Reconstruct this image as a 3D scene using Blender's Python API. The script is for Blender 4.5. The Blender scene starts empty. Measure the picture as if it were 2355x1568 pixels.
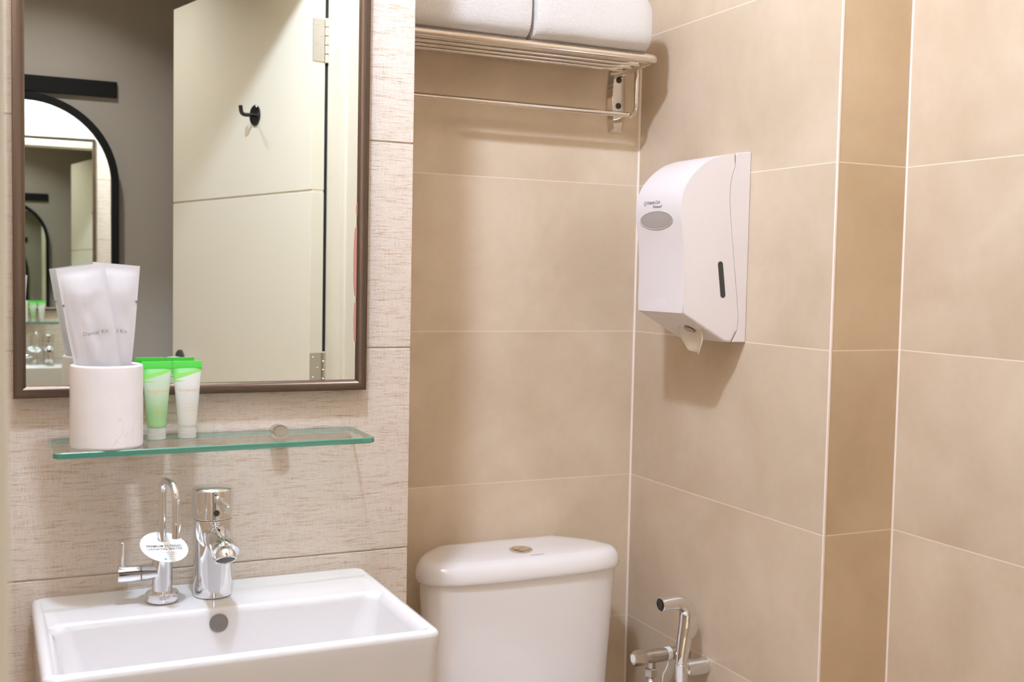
import bpy, bmesh, math, random
from mathutils import Vector, Matrix, noise

C = bpy.context.scene
COL = C.collection
PI = math.pi

# ------------------------------------------------------------------ camera
YAW, PIT, ROL = 0.440658854, 0.0579349580, 0.0204244936
F_PX = 2560.10585
F = Vector((math.sin(YAW)*math.cos(PIT), math.cos(YAW)*math.cos(PIT), -math.sin(PIT)))
R = Vector((math.cos(YAW), -math.sin(YAW), 0))
U = R.cross(F)
R2 = math.cos(ROL)*R + math.sin(ROL)*U
U2 = -math.sin(ROL)*R + math.cos(ROL)*U
cam = bpy.data.cameras.new('camera')
co = bpy.data.objects.new('camera', cam); COL.objects.link(co)
M = Matrix.Identity(4)
for i in range(3):
    M[i][0] = R2[i]; M[i][1] = U2[i]; M[i][2] = -F[i]
co.matrix_world = M
cam.sensor_width = 36.0
cam.lens = F_PX/2355*36.0
cam.clip_start = 0.02
cam.dof.use_dof = True
cam.dof.focus_distance = 1.75
cam.dof.aperture_fstop = 8.0
C.camera = co

# ------------------------------------------------------------------ view + world + lights
C.view_settings.view_transform = 'Standard'
C.view_settings.look = 'None'
C.view_settings.exposure = 0.46
C.view_settings.gamma = 1.0
C.view_settings.use_curve_mapping = False
C.cycles.max_bounces = 14
C.cycles.diffuse_bounces = 8
C.cycles.glossy_bounces = 8
C.cycles.transmission_bounces = 10
C.cycles.transparent_max_bounces = 12
C.cycles.sample_clamp_indirect = 6.0
C.cycles.caustics_reflective = True
C.cycles.blur_glossy = 0.6
C.cycles.caustics_refractive = False
w = bpy.data.worlds.new('world'); C.world = w; w.use_nodes = True
w.node_tree.nodes['Background'].inputs[0].default_value = (0.9, 0.85, 0.8, 1)
w.node_tree.nodes['Background'].inputs[1].default_value = 0.15

CEIL = 1.16
CEIL2 = 1.16
FLOOR = -1.28
def bulb(name, loc, radius, power, color):
    l = bpy.data.lights.new(name, 'POINT'); l.shadow_soft_size = radius
    l.energy = power; l.color = color
    o = bpy.data.objects.new(name, l); COL.objects.link(o); o.location = loc
    return o
def lamp(name, loc, size, power, color, spread=160):
    l = bpy.data.lights.new(name, 'AREA'); l.shape = 'DISK'; l.size = size
    l.energy = power; l.color = color; l.spread = math.radians(spread)
    o = bpy.data.objects.new(name, l); COL.objects.link(o); o.location = loc
    return o
bulb('bathroom_ceiling_bulb', (0.215, 1.02, CEIL-0.060), 0.042, 40, (0.82, 0.995, 1.34))
lamp('corridor_area_light', (0.12, -0.22, CEIL2-0.012), 0.085, 4.2, (0.97, 0.97, 1.03), 110)
lamp('corridor_area_light', (-0.70, -0.12, CEIL2-0.012), 0.085, 13, (1.0, 0.97, 0.98), 62)  # added unseen fill lamp, brightens basin front and low walls through the doorway

# ------------------------------------------------------------------ material helpers
class NT:
    def __init__(s, name):
        s.m = bpy.data.materials.new(name); s.m.use_nodes = True
        s.t = s.m.node_tree; s.n = s.t.nodes; s.l = s.t.links
        s.b = s.n['Principled BSDF']; s.out = s.n['Material Output']
    def link(s, a, b): s.l.new(a, b)
    def new(s, typ, **kw):
        n = s.n.new(typ)
        for k, v in kw.items(): setattr(n, k, v)
        return n
    def math(s, op, a, b=None, c=None, clamp=False):
        n = s.new('ShaderNodeMath', operation=op); n.use_clamp = clamp
        for i, v in enumerate((a, b, c)):
            if v is None: continue
            if isinstance(v, (int, float)): n.inputs[i].default_value = v
            else: s.link(v, n.inputs[i])
        return n.outputs[0]
    def mix(s, f, a, b, blend='MIX'):
        n = s.new('ShaderNodeMix', data_type='RGBA', blend_type=blend)
        for i, v in ((0, f), (6, a), (7, b)):
            if isinstance(v, (int, float)): n.inputs[i].default_value = v
            elif isinstance(v, tuple): n.inputs[i].default_value = v if len(v) == 4 else (*v, 1)
            else: s.link(v, n.inputs[i])
        return n.outputs[2]
    def coords(s):
        return s.new('ShaderNodeTexCoord').outputs['Object']
    def mapping(s, vec, scale=(1,1,1), loc=(0,0,0)):
        n = s.new('ShaderNodeMapping'); s.link(vec, n.inputs[0])
        n.inputs['Scale'].default_value = scale; n.inputs['Location'].default_value = loc
        return n.outputs[0]
    def noise(s, vec, scale, detail=3, rough=0.5, dist=0.0):
        n = s.new('ShaderNodeTexNoise'); s.link(vec, n.inputs['Vector'])
        n.inputs['Scale'].default_value = scale; n.inputs['Detail'].default_value = detail
        n.inputs['Roughness'].default_value = rough; n.inputs['Distortion'].default_value = dist
        return n.outputs[0]
    def ramp(s, fac, p0, p1, c0=(0,0,0,1), c1=(1,1,1,1)):
        n = s.new('ShaderNodeValToRGB'); s.link(fac, n.inputs[0])
        n.color_ramp.elements[0].position = p0; n.color_ramp.elements[1].position = p1
        n.color_ramp.elements[0].color = c0; n.color_ramp.elements[1].color = c1
        return n.outputs[0]
    def bump(s, h, strength, dist):
        n = s.new('ShaderNodeBump'); n.inputs['Strength'].default_value = strength
        n.inputs['Distance'].default_value = dist
        s.link(h, n.inputs['Height']); s.link(n.outputs[0], s.b.inputs['Normal'])

def lin(r, g, b):
    f = lambda c: ((c/255+0.055)/1.055)**2.4 if c/255 > 0.04045 else c/255/12.92
    return (f(r), f(g), f(b), 1)

def plain(name, col, rough=0.5, metal=0.0, spec=0.5, coat=0.0, bump=None, var=0.0, **kw):
    s = NT(name)
    s.b.inputs['Roughness'].default_value = rough
    s.b.inputs['Metallic'].default_value = metal
    s.b.inputs['Specular IOR Level'].default_value = spec
    s.b.inputs['Coat Weight'].default_value = coat
    s.b.inputs['Coat Roughness'].default_value = 0.05
    co_ = s.coords()
    if var:
        f = s.noise(co_, 9.0, 4)
        dk = tuple(c*(1-var) for c in col[:3])+(1,)
        s.link(s.mix(f, dk, col), s.b.inputs['Base Color'])
    else:
        s.b.inputs['Base Color'].default_value = col
    if bump: s.bump(s.noise(co_, bump[0], 3), bump[1], bump[2])
    for k, v in kw.items(): s.b.inputs[k].default_value = v
    return s.m

ZJ = 0.1916   # height of one tile joint; rows are 0.30 m
def tile_material(name, seed, base, tint=1.0):
    s = NT(name); c = s.coords()
    sep = s.new('ShaderNodeSeparateXYZ'); s.link(c, sep.inputs[0]); z = sep.outputs[2]
    q = s.math('DIVIDE', s.math('SUBTRACT', z, ZJ), 0.30)
    fr = s.math('FRACT', s.math('ADD', q, 50.5))
    d = s.math('MULTIPLY', s.math('ABSOLUTE', s.math('SUBTRACT', fr, 0.5)), 0.30)
    joint = s.math('LESS_THAN', d, 0.0009)
    row = s.math('FLOOR', s.math('ADD', q, 50.0))
    wn = s.new('ShaderNodeTexWhiteNoise', noise_dimensions='1D')
    s.link(s.math('ADD', row, seed), wn.inputs['W'])
    comb = s.new('ShaderNodeCombineXYZ'); s.link(s.math('MULTIPLY', row, 3.7), comb.inputs[0]); comb.inputs[1].default_value = seed
    add = s.new('ShaderNodeVectorMath', operation='ADD'); s.link(c, add.inputs[0]); s.link(comb.outputs[0], add.inputs[1])
    v = add.outputs[0]
    cl = s.noise(v, 5.5, 5, 0.55, 0.35)
    fine = s.noise(v, 60, 3, 0.6)
    fac = s.math('ADD', s.math('MULTIPLY', s.ramp(cl, 0.32, 0.70), 0.75), s.math('MULTIPLY', fine, 0.25))
    dark = tuple(x*0.82*t for x, t in zip(base[:3], (1.03, 0.985, 0.93)))+(1,)
    lite = tuple(min(x*1.07, 1)*t for x, t in zip(base[:3], (1, 1.01, 1.03)))+(1,)
    col = s.mix(fac, dark, lite)
    vr = s.math('MULTIPLY_ADD', wn.outputs[0], 0.08, 0.94)
    cc = s.new('ShaderNodeCombineXYZ')
    for i in range(3): s.link(vr, cc.inputs[i])
    col = s.mix(1.0, col, cc.outputs[0], 'MULTIPLY')
    col = s.mix(s.math('MULTIPLY', joint, 0.75), col, lin(236, 222, 206))
    s.link(col, s.b.inputs['Base Color'])
    s.b.inputs['Roughness'].default_value = 0.42
    s.b.inputs['Specular IOR Level'].default_value = 0.35
    s.bump(s.math('ADD', s.math('MULTIPLY', fine, 0.12), s.math('MULTIPLY', s.math('SUBTRACT', 1.0, s.ramp(d, 0.0, 0.012)), -1.0)), 0.12, 0.002)
    return s.m

def fabric_tile_material():
    s = NT('woven texture wall tile'); c = s.coords()
    a = s.noise(s.mapping(c, (16, 16, 230)), 1.0, 4, 0.65, 0.5)        # long horizontal streaks
    b = s.noise(s.mapping(c, (60, 60, 900)), 1.0, 2, 0.6)            # short threads
    g = s.noise(s.mapping(c, (620, 620, 60)), 1.0, 2, 0.6)           # vertical threads
    h = s.noise(c, 700, 2, 0.7)
    big = s.noise(c, 6, 3)
    st = s.ramp(a, 0.50, 0.66)
    st = s.math('MULTIPLY', st, s.ramp(b, 0.30, 0.62))
    th = s.math('MULTIPLY', s.ramp(b, 0.46, 0.68), s.ramp(g, 0.40, 0.64))
    tot = s.math('ADD', s.math('MULTIPLY', st, 0.58), s.math('MULTIPLY', th, 0.60))
    tot = s.math('ADD', tot, s.math('MULTIPLY', s.ramp(h, 0.42, 0.72), 0.34), clamp=True)
    lite = s.mix(s.ramp(big, 0.3, 0.7), lin(214, 202, 191), lin(210, 199, 186))
    col = s.mix(tot, lite, lin(176, 148, 120))
    s.link(col, s.b.inputs['Base Color'])
    s.b.inputs['Roughness'].default_value = 0.5
    s.b.inputs['Specular IOR Level'].default_value = 0.3
    s.bump(s.math('SUBTRACT', 1.0, tot), 0.35, 0.0012)
    return s.m

def marble_material():
    s = NT('white marble'); c = s.coords()
    n = s.noise(s.mapping(c, (14, 14, 5)), 1.0, 6, 0.6, 1.2)
    vein = s.math('SUBTRACT', 1.0, s.ramp(s.math('ABSOLUTE', s.math('SUBTRACT', n, 0.47)), 0.0, 0.018))
    cl = s.noise(c, 16, 3)
    m = s.math('MULTIPLY', vein, s.ramp(s.noise(c, 22, 2), 0.5, 0.72))
    base = s.mix(s.ramp(cl, 0.35, 0.7), lin(224, 219, 218), lin(232, 227, 226))
    s.link(s.mix(s.math('MULTIPLY', m, 0.5), base, lin(165, 150, 158)), s.b.inputs['Base Color'])
    s.b.inputs['Roughness'].default_value = 0.32
    s.b.inputs['Subsurface Weight'].default_value = 0.15
    s.b.inputs['Subsurface Radius'].default_value = (0.01, 0.009, 0.008)
    s.b.inputs['Subsurface Scale'].default_value = 0.5
    return s.m

def towel_material():
    s = NT('white terry cloth'); c = s.coords()
    n = s.noise(c, 650, 3, 0.7)
    s.b.inputs['Roughness'].default_value = 0.95
    s.b.inputs['Specular IOR Level'].default_value = 0.1
    s.b.inputs['Sheen Weight'].default_value = 0.3
    s.link(s.mix(s.ramp(n, 0.3, 0.7), lin(236, 228, 218), lin(250, 245, 238)), s.b.inputs['Base Color'])
    s.bump(n, 0.9, 0.004)
    return s.m

def see_through(name, tint, fres=1.45, rough=0.02, body=None, body_fac=0.0, tl=0.5):
    """clear sheet: transparent + fresnel gloss, optionally a milky diffuse/translucent body"""
    s = NT(name); s.n.remove(s.b)
    tr = s.new('ShaderNodeBsdfTransparent'); tr.inputs[0].default_value = tint
    top = tr.outputs[0]
    if body is not None:
        df = s.new('ShaderNodeBsdfDiffuse'); tn = s.new('ShaderNodeBsdfTranslucent')
        if isinstance(body, tuple):
            df.inputs[0].default_value = body; tn.inputs[0].default_value = body
        else:
            bc = body(s); s.link(bc, df.inputs[0]); s.link(bc, tn.inputs[0])
        m0 = s.new('ShaderNodeMixShader'); m0.inputs[0].default_value = tl
        s.link(df.outputs[0], m0.inputs[1]); s.link(tn.outputs[0], m0.inputs[2])
        m1 = s.new('ShaderNodeMixShader'); m1.inputs[0].default_value = body_fac
        s.link(top, m1.inputs[1]); s.link(m0.outputs[0], m1.inputs[2]); top = m1.outputs[0]
    gl = s.new('ShaderNodeBsdfGlossy'); gl.inputs['Roughness'].default_value = rough
    gl.inputs[0].default_value = (1, 1, 1, 1)
    fr = s.new('ShaderNodeFresnel'); fr.inputs[0].default_value = fres
    geo = s.new('ShaderNodeNewGeometry')
    front = s.math('SUBTRACT', 1.0, geo.outputs['Backfacing'])
    m2 = s.new('ShaderNodeMixShader'); s.link(s.math('MULTIPLY', fr.outputs[0], front), m2.inputs[0])
    s.link(top, m2.inputs[1]); s.link(gl.outputs[0], m2.inputs[2])
    s.link(m2.outputs[0], s.out.inputs[0])
    return s.m

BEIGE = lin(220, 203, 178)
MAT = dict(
    tile_back=tile_material('smooth beige tile, back wall', 3.0, BEIGE),  # same tile as the right wall, colour kept lighter to offset weaker light
    tile_right_dimmed=tile_material('smooth beige tile, right wall', 11.0, lin(206, 189, 165)),  # same tile, colour darkened to even out the strong light on this wall
    tile_duct_shaded=tile_material('smooth beige tile, duct', 23.0, lin(206, 184, 152)),  # same tile again, shade of the duct's front face put into its colour
    fabric=fabric_tile_material(),
    grout=plain('cream silicone', lin(240, 226, 215), 0.5),
    grey=plain('grey brown wall paint', lin(170, 161, 150), 0.85, bump=(180, 0.05, 0.001), var=0.05),
    cream=plain('cream satin paint', lin(219, 211, 193), 0.42, bump=(90, 0.03, 0.001)),
    ceil=plain('white ceiling paint', lin(236, 228, 214), 0.9, bump=(120, 0.05, 0.001)),
    floor=plain('beige stone floor tile', lin(218, 200, 172), 0.4, var=0.2),
    floorw=plain('pale oak floor', lin(205, 182, 150), 0.45, var=0.3),
    ceramic=plain('white glazed ceramic', lin(214, 211, 210), 0.10, spec=0.5, coat=0.3),
    ceramic_w=plain('warm white glazed ceramic', lin(240, 237, 236), 0.12, spec=0.5, coat=0.3),
    chrome=plain('polished chrome', (0.82, 0.83, 0.85, 1), 0.045, 1.0),
    steel=plain('polished stainless steel', lin(226, 218, 208), 0.07, 1.0),
    satin=plain('satin nickel', lin(208, 200, 192), 0.27, 1.0),
    frame=plain('bronze brown metal frame', lin(112, 95, 83), 0.36, 1.0, bump=(500, 0.05, 0.0005), var=0.1),
    mirror=plain('silvered mirror', (0.86, 0.89, 0.84, 1), 0.0, 1.0),
    pink=plain('aged pink mirror backing', lin(182, 128, 118), 0.5, var=0.2),
    black=plain('matte black', lin(13, 13, 13), 0.6, spec=0.25, var=0.1),
    gblack=plain('gloss black', lin(14, 15, 15), 0.18),
    rubber=plain('black rubber', lin(18, 18, 18), 0.7, var=0.2),
    plastic=plain('white moulded plastic', lin(226, 219, 218), 0.38, bump=(900, 0.02, 0.0002)),
    smoke=plain('grey tinted window', lin(168, 160, 155), 0.15, coat=0.4, var=0.12),
    dark=plain('dark grey slot', lin(62, 60, 58), 0.4),
    ink=plain('grey print', lin(140, 138, 142), 0.6),
    ink_dark=plain('dark print', lin(60, 55, 56), 0.6),
    ink_blue=plain('blue print', lin(90, 165, 190), 0.6),
    ink_gold=plain('gold print', lin(214, 176, 120), 0.5),
    paper=see_through('white paper', (1, 1, 1, 1), 1.3, 0.5, lin(222, 218, 218), 1.0, 0.35),
    tissue=plain('soft tissue', lin(226, 219, 205), 0.95, bump=(200, 0.2, 0.001)),
    towel=towel_material(),
    marble=marble_material(),
    overflow=plain('worn grey metal cap', lin(150, 144, 138), 0.35, 0.6, var=0.4),
    tape=plain('white thread tape', lin(240, 240, 238), 0.6),
    glass=see_through('clear green tinted glass', (0.94, 0.975, 0.955, 1), 1.5),
    glass_edge=plain('polished green glass edge', lin(72, 142, 120), 0.08, coat=0.6, **{'Transmission Weight': 0.35, 'IOR': 1.5}),
    lens=plain('frosted lamp diffuser', lin(250, 248, 240), 0.5),
)
for k in ('lens',):
    b = MAT[k].node_tree.nodes['Principled BSDF']
    b.inputs['Emission Color'].default_value = (1, 0.95, 0.9, 1); b.inputs['Emission Strength'].default_value = 6

# ------------------------------------------------------------------ mesh helpers
def finish(bm, smooth_angle=35):
    bmesh.ops.recalc_face_normals(bm, faces=bm.faces)
    a = math.radians(smooth_angle)
    for f in bm.faces: f.smooth = True
    for e in bm.edges:
        e.smooth = not (len(e.link_faces) == 2 and e.calc_face_angle(0) > a)

def obj(name, bm, mat, parent=None, angle=35, recalc=True, mats=None):
    if recalc: finish(bm, angle)
    me = bpy.data.meshes.new(name); bm.to_mesh(me); bm.free()
    for m in (mats or [mat]): me.materials.append(MAT[m] if isinstance(m, str) else m)
    o = bpy.data.objects.new(name, me); COL.objects.link(o)
    if parent is not None: o.parent = parent
    wn = o.modifiers.new('weighted', 'WEIGHTED_NORMAL'); wn.keep_sharp = True; wn.weight = 60
    return o

def thing(name, label, cat, loc=(0, 0, 0), group=None, rot=None):
    o = bpy.data.objects.new(name, None); COL.objects.link(o)
    o.empty_display_size = 0.05
    o.location = loc
    if rot: o.rotation_euler = rot
    tag(o, label, cat, group)
    return o

def tag(o, label, cat, group=None):
    o['label'] = label; o['category'] = cat
    if group: o['group'] = group
    return o

def struct(o, label=None):
    o['kind'] = 'structure'
    if label: o['label'] = label; 
    return o

def box(bm, x0, x1, y0, y1, z0, z1, bev=0.0, seg=2, mi=0):
    vs = [bm.verts.new((x, y, z)) for x in (x0, x1) for y in (y0, y1) for z in (z0, z1)]
    idx = [(0,1,3,2),(4,6,7,5),(0,4,5,1),(2,3,7,6),(0,2,6,4),(1,5,7,3)]
    fs = [bm.faces.new([vs[i] for i in q]) for q in idx]
    for f in fs: f.material_index = mi
    if bev:
        es = list({e for f in fs for e in f.edges})
        bmesh.ops.bevel(bm, geom=es, offset=bev, segments=seg, affect='EDGES', profile=0.5)
    return bm

def BOX(*a, **k): return box(bmesh.new(), *a, **k)

def prism(bm, pts, axis, a0, a1, bev=0.0, seg=2):
    """pts 2-D polygon; axis 'y': pts are (x,z); 'z': (x,y); 'x': (y,z)"""
    def P(p, a):
        return {'y': (p[0], a, p[1]), 'z': (p[0], p[1], a), 'x': (a, p[0], p[1])}[axis]
    A = [bm.verts.new(P(p, a0)) for p in pts]; B = [bm.verts.new(P(p, a1)) for p in pts]
    n = len(pts)
    fa = bm.faces.new(A); fb = bm.faces.new(B[::-1])
    for i in range(n): bm.faces.new((A[i], B[i], B[(i+1) % n], A[(i+1) % n]))
    if bev:
        es = list(fa.edges)+list(fb.edges)
        bmesh.ops.bevel(bm, geom=es, offset=bev, segments=seg, affect='EDGES', profile=0.5)
    return bm

def loft(bm, rings, cap0=True, cap1=True, close=False):
    V = [[bm.verts.new(p) for p in r] for r in rings]
    n = len(rings[0]); N = len(V)
    for i in range(N if close else N-1):
        a, b = V[i], V[(i+1) % N]
        for j in range(n):
            bm.faces.new((a[j], a[(j+1) % n], b[(j+1) % n], b[j]))
    if not close:
        if cap0: bm.faces.new(V[0][::-1])
        if cap1: bm.faces.new(V[-1])
    return bm

def frame_of(d):
    d = d.normalized()
    up = Vector((0, 0, 1)) if abs(d.z) < 0.95 else Vector((1, 0, 0))
    a = d.cross(up).normalized(); b = a.cross(d).normalized()
    return a, b

def lathe(bm, org, axis, prof, seg=40, cap0=True, cap1=True):
    """prof: list of (distance along axis, radius)"""
    org = Vector(org); axis = Vector(axis).normalized(); a, b = frame_of(axis)
    rings = []
    for t, r in prof:
        r = max(r, 1e-5)
        rings.append([org+axis*t+(a*math.cos(2*PI*k/seg)+b*math.sin(2*PI*k/seg))*r for k in range(seg)])
    return loft(bm, rings, cap0, cap1)

def fillet(pts, rad, n=8):
    pts = [Vector(p) for p in pts]; out = [pts[0]]
    for i in range(1, len(pts)-1):
        p, q, s = pts[i-1], pts[i], pts[i+1]
        u = (p-q); v = (s-q); r = rad if not isinstance(rad, (list, tuple)) else rad[i-1]
        r = min(r, u.length*0.49, v.length*0.49)
        a = q+u.normalized()*r; b = q+v.normalized()*r
        for k in range(n+1):
            t = k/n
            out.append(a*(1-t)**2+q*2*t*(1-t)+b*t**2)
    out.append(pts[-1]); return out

def tube(bm, pts, r, seg=16, closed=False, caps=True, ry=1.0):
    pts = [Vector(p) for p in pts]; n = len(pts)
    rr = r if isinstance(r, (list, tuple)) else [r]*n
    d0 = (pts[1]-pts[0]).normalized(); a, b = frame_of(d0); rings = []
    for i, p in enumerate(pts):
        if closed: d = (pts[(i+1) % n]-pts[i-1]).normalized()
        else: d = (pts[min(i+1, n-1)]-pts[max(i-1, 0)]).normalized()
        a = (a-d*a.dot(d)).normalized(); b = d.cross(a).normalized()
        rings.append([p+(a*math.cos(2*PI*k/seg)+b*math.sin(2*PI*k/seg)*ry)*rr[i] for k in range(seg)])
    return loft(bm, rings, caps and not closed, caps and not closed, closed)

def catmull(pts, n=6, closed=False):
    P = [Vector(p) for p in pts]; N = len(P); out = []
    rng = range(N) if closed else range(N-1)
    g = (lambda i: P[i % N]) if closed else (lambda i: P[max(0, min(N-1, i))])
    for i in rng:
        p0, p1, p2, p3 = g(i-1), g(i), g(i+1), g(i+2)
        for k in range(n):
            t = k/n
            out.append(0.5*((2*p1)+(p2-p0)*t+(2*p0-5*p1+4*p2-p3)*t*t+(3*p1-p0-3*p2+p3)*t**3))
    if not closed: out.append(P[-1])
    return out

def rrect(x0, x1, y0, y1, r, n=6):
    out = []
    for cx, cy, a0 in ((x1-r, y1-r, 0), (x0+r, y1-r, 90), (x0+r, y0+r, 180), (x1-r, y0+r, 270)):
        for k in range(n+1):
            a = math.radians(a0+90*k/n); out.append((cx+r*math.cos(a), cy+r*math.sin(a)))
    return out

def lettering(name, body, size, mat, parent, place, width=None, font_shear=0.0, spacing=1.0, offset=0.0):
    """text turned to a mesh; place((u,v)) -> 3-D point in parent space, u/v centred"""
    c = bpy.data.curves.new('t', 'FONT'); c.body = body; c.size = size
    c.align_x = 'CENTER'; c.align_y = 'CENTER'; c.shear = font_shear; c.space_character = spacing
    c.resolution_u = 3; c.offset = offset
    t = bpy.data.objects.new('t', c); COL.objects.link(t)
    dg = bpy.context.evaluated_depsgraph_get(); dg.update()
    me = bpy.data.meshes.new_from_object(t.evaluated_get(dg))
    bpy.data.objects.remove(t); bpy.data.curves.remove(c)
    k = 1.0
    if width:
        xs = [v.co.x for v in me.vertices]; k = width/max(1e-6, max(xs)-min(xs))
    for v in me.vertices: v.co = Vector(place((v.co.x*k, v.co.y*(k if not width else 1.0))))
    me.materials.clear(); me.materials.append(MAT[mat]); me.name = name
    o = bpy.data.objects.new(name, me); COL.objects.link(o); o.parent = parent
    return o

# ------------------------------------------------------------------ room measurements
YS, XE, YB, XC, YT, XR = 1.5559, 0.5675, 1.9891, 1.2197, 1.3903, 1.3650
XL = -0.16           # left bathroom wall
YW0, YW1 = 0.44, 0.5535   # the wall the doorway is in
DX0, DX1, DZ = 0.0065, 0.7475, 0.768

# ---- setting
bm = bmesh.new()
# sink wall: core plus individual slabs with eased edges
box(bm, XL, XE-0.004, YS+0.008, YB, FLOOR, CEIL)
k0 = -6
for k in range(-6, 4):
    za = ZJ+0.3*k; zb = za+0.3
    if zb <= FLOOR or za >= CEIL: continue
    za = max(za, FLOOR); zb = min(zb, CEIL)
    for x0, x1 in ((XL, XE-0.6), (XE-0.6, XE)):
        box(bm, x0+0.0006, x1-(0 if x1 == XE else 0.0006), YS, YS+0.0085, za+0.0009, zb-0.0009, bev=0.0016, seg=2)
box(bm, XE-0.0035, XE-0.0005, YS+0.0085, YB, FLOOR, CEIL)
struct(obj('wall_front', bm, 'fabric'))
bm = bmesh.new()
box(bm, XL, XE-0.0015, YS+0.0035, YS+0.0078, FLOOR, CEIL)
struct(obj('trim_1', bm, 'grout'))
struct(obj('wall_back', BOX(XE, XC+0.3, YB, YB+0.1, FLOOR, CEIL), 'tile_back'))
# right wall with the boxed duct in the corner
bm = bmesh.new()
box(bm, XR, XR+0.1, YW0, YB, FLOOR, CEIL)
struct(obj('wall_right', bm, 'tile_right_dimmed'))
bm = bmesh.new()
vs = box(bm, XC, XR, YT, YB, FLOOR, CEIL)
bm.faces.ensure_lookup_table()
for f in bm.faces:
    f.material_index = 1 if f.calc_center_median().y < YT+0.001 else 0  # front face gets the tile copy with shade in its colour
struct(obj('wall_duct', bm, None, mats=['tile_right_dimmed', 'tile_duct_shaded']))
# silicone lines in the corners
bm = bmesh.new()
for (x, y, dx, dy) in ((XC, YB, -0.0030, -0.0030), (XR, YT, -0.0022, -0.0022)):
    prism(bm, [(x, y), (x+dx, y), (x, y+dy)], 'z', FLOOR, CEIL)
struct(obj('trim_2', bm, 'grout'))
struct(obj('trim_3', BOX(XC-0.0006, XC+0.0030, YT-0.0006, YT+0.0030, FLOOR, CEIL, bev=0.0005), 'grout'))
struct(obj('wall_left', BOX(XL-0.1, XL, YW0, YB, FLOOR, CEIL), 'tile_right_dimmed'))
struct(obj('ceiling', BOX(XL-0.1, XR+0.1, YW1-0.02, YB+0.1, CEIL, CEIL+0.08), 'ceil'))
struct(obj('floor', BOX(XL-0.1, XR+0.1, YW0, YB+0.1, FLOOR-0.06, FLOOR), 'floor'))
# doorway wall
bm = bmesh.new()
box(bm, -1.5, DX0-0.03, YW0, YW1-0.009, FLOOR, CEIL2)
box(bm, DX1+0.03, 2.4, YW0, YW1-0.009, FLOOR, CEIL2)
box(bm, DX0-0.03, DX1+0.03, YW0, YW1-0.009, DZ+0.03, CEIL2)
struct(obj('wall_doorway', bm, 'grey'))
bm = bmesh.new()   # inside face of the doorway wall is tiled
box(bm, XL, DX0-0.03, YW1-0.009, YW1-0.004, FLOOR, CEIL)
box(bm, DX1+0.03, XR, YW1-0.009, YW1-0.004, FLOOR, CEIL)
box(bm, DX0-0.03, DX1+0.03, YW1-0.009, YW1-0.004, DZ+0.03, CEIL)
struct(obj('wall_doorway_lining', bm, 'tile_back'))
# door lining and architraves
bm = bmesh.new()
for x0, x1 in ((DX0-0.03, DX0), (DX1, DX1+0.03)):
    box(bm, x0, x1, YW0-0.006, YW1, FLOOR, DZ+0.03, bev=0.0015)
box(bm, DX0-0.0005, DX1+0.0005, YW0-0.006, YW1, DZ, DZ+0.03, bev=0.0015)
box(bm, DX1+0.011, DX1+0.062, YW1-0.008, YW1+0.008, FLOOR, DZ+0.062, bev=0.003)
box(bm, DX0-0.062, DX0-0.011, YW1-0.008, YW1+0.008, FLOOR, DZ+0.062, bev=0.003)
box(bm, DX0-0.062, DX1+0.062, YW1-0.0075, YW1+0.0085, DZ+0.011, DZ+0.0625, bev=0.003)
struct(obj('trim_4', bm, 'cream'))
# corridor
struct(obj('wall_corridor', BOX(-1.5, 2.4, -0.80, -0.70, FLOOR, CEIL2), 'grey'))
struct(obj('wall_corridor_left', BOX(-1.6, -1.5, -0.80, YW0, FLOOR, CEIL2), 'grey'))
struct(obj('wall_corridor_right', BOX(2.4, 2.5, -0.80, YW0, FLOOR, CEIL2), 'grey'))
struct(obj('ceiling_corridor', BOX(-1.6, 2.5, -0.80, YW1-0.02, CEIL2, CEIL2+0.08), 'ceil'))
struct(obj('floor_corridor', BOX(-1.6, 2.5, -0.80, YW0, FLOOR-0.06, FLOOR), 'floorw'))

# ---- recessed downlights
def downlight(loc, label):
    t = thing('downlight', label, 'ceiling light', loc)
    bm = lathe(bmesh.new(), (0, 0, 0), (0, 0, -1), [(0, 0.062), (0.004, 0.062), (0.006, 0.058), (0.006, 0.047), (0.0005, 0.046)], 48, False, False)
    obj('trim_ring', bm, 'ceil', t)
    bm = lathe(bmesh.new(), (0, 0, -0.001), (0, 0, -1), [(0, 0.046), (0.002, 0.046)], 48)
    obj('diffuser', bm, 'lens', t)
    return t
downlight((0.215, 1.02, CEIL), 'round recessed ceiling light above the washbasin')
downlight((0.12, -0.22, CEIL2), 'round recessed ceiling light in the corridor near the open door')
downlight((-0.70, -0.12, CEIL2), 'added round ceiling fixture for the unseen fill lamp in the corridor')  # fixture added to go with the corridor fill lamp

# ------------------------------------------------------------------ door (open into the corridor)
d = Vector((-0.2535, -0.9673, 0)).normalized(); n_ = Vector((-0.9673, 0.2535, 0)).normalized()
door = bpy.data.objects.new('door_1', None); COL.objects.link(door)
Md = Matrix.Identity(4)
for i in range(3):
    Md[i][0] = d[i]; Md[i][1] = n_[i]; Md[i][2] = (0, 0, 1)[i]
Md[0][3], Md[1][3], Md[2][3] = 0.706, 0.446, 0
door.matrix_world = Md
struct(door, 'cream painted bathroom door standing open, seen in the wall mirror')
DW, DT = 0.8146, 0.0354
bm = bmesh.new(); zg = 0.1966
box(bm, 0, DW, -DT, 0, zg+0.003, 0.762, bev=0.0012)
box(bm, 0, DW, -DT, 0, FLOOR+0.006, zg-0.003, bev=0.0012)
box(bm, 0.0012, DW-0.0012, -DT+0.0012, -0.003, FLOOR+0.02, 0.75)
obj('door_panel', bm, 'cream', door)
for zt in (0.6076-0.0, ):
    pass
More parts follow.
